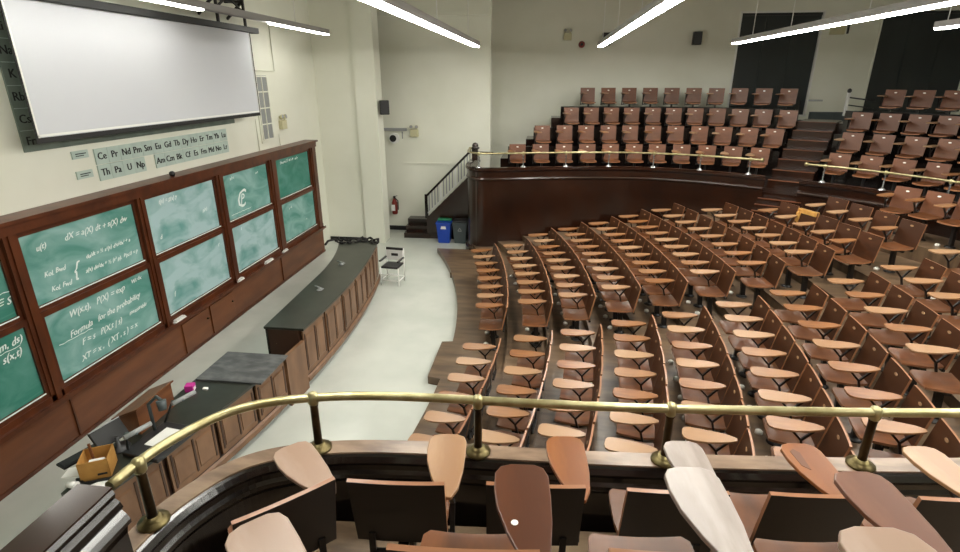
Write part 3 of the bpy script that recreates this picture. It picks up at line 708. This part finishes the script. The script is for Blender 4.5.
# ------------------------------------------------------------------ lecture benches
BC = (-21.36, 8.0)
def bx_(r, y): return BC[0]+math.sqrt(r*r-(y-BC[1])**2)
def bpath(r, ya, yb, n=30): return [(bx_(r, ya+(yb-ya)*i/n), ya+(yb-ya)*i/n) for i in range(n+1)]
def bench(label, ya, yb, ztop, back, bays, ks):
    RF = 17.97
    t = thing('lecture_bench', label, 'bench', (bx_(RF, (ya+yb)/2), (ya+yb)/2, 0)); fp = bpath(RF, ya, yb)
    def bk(y): return back(y)
    body = [(x-.06, y) for x, y in fp]; bb = [(bk(y)+.06, y) for x, y in fp]
    on(t, MB().prism(body+list(reversed(bb)), .1, ztop-.04), 'carcass', M['benchgap'])
    on(t, MB().prism([(x-.1, y) for x, y in fp]+list(reversed(bb)), 0, .1), 'plinth', M['blk'])
    tp = [(x+.03, y) for x, y in fp]; tb = [(bk(y), y) for x, y in fp]
    on(t, MB().prism(tp+list(reversed(tb)), ztop-.04, ztop), 'top', M['benchtop'], .006)
    on(t, MB().sweep(fp, [(-.0, .1), (.03, .1), (.03, .17), (0, .19)], -1), 'base_moulding', M['benchwood'])
    L = (yb-ya)/bays
    for i in range(bays):
        a = ya+L*i; q = bpath(RF-.03, a+.03, a+L-.03, 6)
        d = on(t, MB().sweep(q, [(0, .2), (.025, .2), (.025, ztop-.06), (0, ztop-.06)], -1), 'panel', M['benchwood'])
        m_ = a+L/2
        g1 = MB()
        for u, v in ((a+.09, m_-.04), (m_+.04, a+L-.09)):
            qq = bpath(RF-.002, u, v, 4); g1.sweep(qq, [(0, .28), (.006, .3), (.006, ztop-.17), (0, ztop-.15)], -1); on(t, g1, 'raised_panel', M['benchwood']); g1 = MB()
        gb = MB()
        for yy in (a+.065, m_, a+L-.065):
            qq = bpath(RF-.004, yy-.012, yy+.012, 2); gb.sweep(qq, [(0, .26), (.006, .26), (.006, ztop-.12), (0, ztop-.12)], -1); on(t, gb, 'groove', M['benchgap']); gb = MB()

    return t
lo = bench('low lecture bench with dark top, cardboard box and equipment on it', 3.5, 6.25, .8, lambda y: -4.33, 4, 0)
hi = bench('tall curved lecture bench with dark green top and panelled front', 6.75, 11.3, .98, lambda y: -4.02-.04*max(0, y-6.75)-.012*max(0, y-9)**2*6, 6, 0)
# front fascia linking the two benches across the opening
on(lo, MB().sweep(bpath(17.94, 6.25, 6.75, 6), [(0, 0), (.05, 0), (.05, .79), (0, .79)], -1), 'link_panel', M['benchwood'])
on(lo, MB().box(-4.3, -3.42, 5.5, 6.24, .8, .825), 'slate_slab', M['slab'], .004)
on(hi, MB().box(-4.02, -3.5, 6.79, 6.81, .1, .94), 'end_panel', M['dark'])
on(hi, MB().lathe((-3.85, 6.77, .7), [(.012, 0), (.022, .012), (.012, .03)], 8), 'end_knob', M['brass'])
for i, (x, y) in enumerate(((-3.78, 8.25), (-3.9, 9.6))):
    f = thing('gas_tap', ('small grey tap fitting on near half of tall bench', 'small grey tap fitting on far half of tall bench')[i], 'tap', (x, y, .98), 0, 'tap fittings on the tall bench')
    MB().lathe((0, 0, 0), [(.05, 0), (.05, .01), (.015, .02), (.015, .05)], 10).build('base', M['grey'], f); MB().tube([(-.1, .06, .05), (.1, -.06, .05)], .012, 8).build('nozzle', M['grey'], f)
# black crumpled cover on the far end
cv = MB(); pts = []
for i in range(22):
    a = i/21; pts.append((-4.6+1.0*a, 11.22-.1*math.sin(a*7)+.04*math.sin(i*2.3), 1.02+.03*math.sin(i*1.7)))
cv.tube(pts, [.024+.012*math.sin(i*2.9) for i in range(22)], 9)
cv.tube([(p[0], p[1]-.13+.03*math.sin(i*1.3), 1.0+.015*math.sin(i*3.1)) for i, p in enumerate(pts)], [.02+.01*math.sin(i*1.9) for i in range(22)], 8)
cv.tube([(-4.6, 11.2, 1.02), (-4.72, 11.0, 1.02), (-4.7, 10.8, 1.0)], .025, 8)
tag(cv.build('dust_cover', M['cloth']), 'rumpled black cover bunched along far end of tall bench', 'cover')

# things on the low bench
ZB = .8
cb = thing('cardboard_box', 'open tan cardboard box at near end of low bench', 'box', (-4.2, 3.82, ZB), R(28))
q = .125; h = .2
bxm = MB()
for a in ((-q, -q+.008, -q, q), (q-.008, q, -q, q)): bxm.box(a[0], a[1], a[2], a[3], 0, h)
for a in ((-q, q, -q, -q+.008), (-q, q, q-.008, q)): bxm.box(a[0], a[1], a[2], a[3], 0, h)
bxm.box(-q, q, -q, q, 0, .01).build('carton', M['card'], cb)
MB().box(.02, .1, -q-.003, -q, .04, .06).build('printed_mark', M['ink'], cb)
MB().box(-.06, .07, -.05, .04, .1, .14, mtx=Matrix.Rotation(R(14), 4, 'X')).build('crumpled_paper', M['paper'], cb)
MB().bar((-.04, .06, .05), (-.06, .09, .27), .02, .02).build('stick', M['lect'], cb)
lc = thing('lectern', 'sloping brown wooden lectern lying on the low bench', 'lectern', (-4.34, 4.68, ZB), R(90))
MB().prism([(-.14, 0), (.14, 0), (.14, .17), (-.14, .3)], -.28, .28, axes=lambda a, b, c: (c, a, b)).build('body', M['lect'], lc)
MB().hexa([(-.3, -.17, .31), (.3, -.17, .31), (.3, .16, .165), (-.3, .16, .165), (-.3, -.17, .33), (.3, -.17, .33), (.3, .16, .185), (-.3, .16, .185)]).build('sloped_top', M['lect'], lc, bevel=.005)
dc = thing('document_camera', 'grey document camera with bent arms over a white page', 'camera', (-3.88, 4.31, ZB), R(-8))
MB().box(-.22, .22, -.3, .26, 0, .05).build('base', M['rubber'], dc, bevel=.01)
MB().box(-.1, .16, -.14, .16, .05, .054).build('lit_page', M['paper'], dc)
MB().tube([(-.2, .1, .05), (-.18, .08, .38), (-.12, .14, .45), (0, .08, .46)], .018, 8).build('camera_arm', M['bin'], dc); MB().tube([(.0, .08, .46), (.02, .06, .36)], [.05, .04], 12).build('camera_head', M['bin'], dc)
for y in (-.3, .3):
    a = MB().tube([(-.2, y*.8, .05), (-.1, y, .3), (.05, y*1.0, .33)], .012, 8).build('lamp_arm', M['bin'], dc); MB().tube([(.0, y-.1, .34), (.06, y+.16, .34)], .025, 10).build('lamp_tube', M['grey'], a)
mo = thing('monitor', 'black flat monitor tipped on its stand beside lectern', 'monitor', (-4.27, 4.16, ZB), R(75))
MB().box(-.16, .16, -.02, .02, .08, .28, mtx=Matrix.Rotation(R(-35), 4, 'X')).build('display', M['blk'], mo, bevel=.006); MB().lathe((0, 0, 0), [(.11, 0), (.11, .015), (.02, .03), (.02, .14)], 12).build('stand', M['rubber'], mo)
MB().box(-.16, .16, -.024, .02, .28, .29, mtx=Matrix.Rotation(R(-35), 4, 'X')).build('bright_edge', M['grey'], mo)
kb = thing('keyboard', 'black keyboard between the cardboard box and document camera', 'keyboard', (-4.02, 4.0+.0, ZB), R(70))
MB().box(-.02, .02, -.02, .02, 0, .001).build('underside', M['blk'], kb)
kb.location = (-4.55, 4.0, ZB); kb['label'] = 'black keyboard on the low bench edge behind the cardboard box'
MB().box(-.2, .2, -.07, .07, .001, .022).build('case', M['blk'], kb); MB().box(-.18, .18, -.05, .05, .022, .028).build('key_field', M['rubber'], kb)
cp = thing('cup', 'small white cup lying near end of the low bench', 'cup', (-4.28, 3.58, ZB+.032), 0)
o = MB().tube([(-.04, 0, 0), (.05, 0, 0)], [.026, .036], 12).build('cup_body', M['paper'], cp); MB().tube([(.05, 0, 0), (.054, 0, 0)], [.038, .038], 12).build('rim', M['paper'], cp)
for i, (x, y, a, l) in enumerate(((-4.42, 3.78, 20, 'crumpled white sheet on the bench wall side of cardboard box'), (-4.02, 3.62, -30, 'loose white sheet at front foot of cardboard box'))):
    tag(MB().prism([(-.1, -.07), (.1, -.08), (.11, .06), (.02, .08), (-.09, .07)], 0, .006).build('paper_sheet', M['paper'], loc=(x, y, ZB)), l, 'paper').rotation_euler = (0, 0, R(a))
pk = thing('tape_dispenser', 'small magenta and white box alone on the low bench', 'box', (-4.22, 5.28, ZB), R(15))
MB().box(-.05, .05, -.05, .05, 0, .085).build('case', M['pink'], pk, bevel=.008); MB().box(.0, .052, -.03, .03, .01, .05).build('white_front', M['paper'], pk); 
tag(MB().box(-.03, .03, -.02, .02, 0, .025).build('eraser', M['paper'], loc=(-4.05, 5.32, ZB), bevel=.006), 'tiny white eraser beside magenta box', 'eraser')
wp = MB().tube([(-4.32, 3.68, ZB+.012), (-4.2, 3.64, ZB+.012), (-4.0, 3.72, ZB+.012), (-3.97, 3.85, ZB+.012), (-3.93, 3.98, ZB+.012)], .012, 6)
tag(wp.build('cable', M['blk']), 'black cable curling round the cardboard box to the document camera', 'cable')

# white framed chair by the bench end
wc = thing('metal_chair', 'white metal framed chair with dark seat at tall bench end', 'chair', (-3.36, 11.25, 0), R(-6))
MB().box(-.2, .2, -.2, .2, .4, .45).build('seat', M['rubber'], wc, bevel=.02)
MB().box(-.19, .19, .17, .2, .5, .76).box(-.06, -.01, .165, .17, .62, .68).build('back_panel', M['white'], wc, bevel=.01)
MB().box(-.08, .08, .16, .168, .6, .66).build('dark_mark', M['rubber'], wc)
MB().box(-.2, .2, .165, .205, .74, .79).build('top_bar', M['rubber'], wc)
for x in (-.21, .21):
    for y in (-.19, .19): MB().tube([(x, y, 0), (x, y, .42 if y < 0 else .78)], .014, 8).build('leg', M['white'], wc)
    MB().box(x-.02, x+.02, -.2, .16, .56, .59).build('armrest', M['rubber'], wc)
MB().tube([(-.21, -.19, .12), (.21, -.19, .12)], .012, 6).tube([(-.21, .19, .12), (.21, .19, .12)], .012, 6).tube([(-.21, -.19, .25), (.21, -.19, .25)], .012, 6).tube([(-.21, -.19, .12), (-.21, .19, .12)], .012, 6).tube([(.21, -.19, .12), (.21, .19, .12)], .012, 6).build('rungs', M['white'], wc)

# ochre cloth over a chair back near the gallery steps
oc = MB().box(-.2, .225, -.085, -.02, .76, .84).box(.15, .225, -.07, .01, .5, .77)
kx = 8; j = 3; ty = far_first[kx]+far_sp[kx]*j; ang = math.asin((ty-YC)/RA); rz = PI/2+ang+R(9); c_, s_ = math.cos(rz), math.sin(rz)
o = oc.build('scarf', M['yellow'], loc=(arc_x(XP[kx], ty)-(.18*c_-.25*s_), ty-(.18*s_+.25*c_), zt(kx))); o.rotation_euler = (0, 0, rz)
tag(o, 'ochre cloth hung over a chair back near the gallery steps', 'scarf')

# ------------------------------------------------------------------ world, view
w = bpy.data.worlds.new('room_air'); SC.world = w; w.use_nodes = True
w.node_tree.nodes['Background'].inputs[0].default_value = (.8, .85, 1, 1); w.node_tree.nodes['Background'].inputs[1].default_value = .0
SC.view_settings.view_transform = 'Standard'; SC.view_settings.look = 'None'; SC.view_settings.gamma = 1; SC.view_settings.exposure = 1.2
SC.cycles.max_bounces = 6; SC.cycles.use_denoising = True; SC.cycles.sample_clamp_indirect = 4
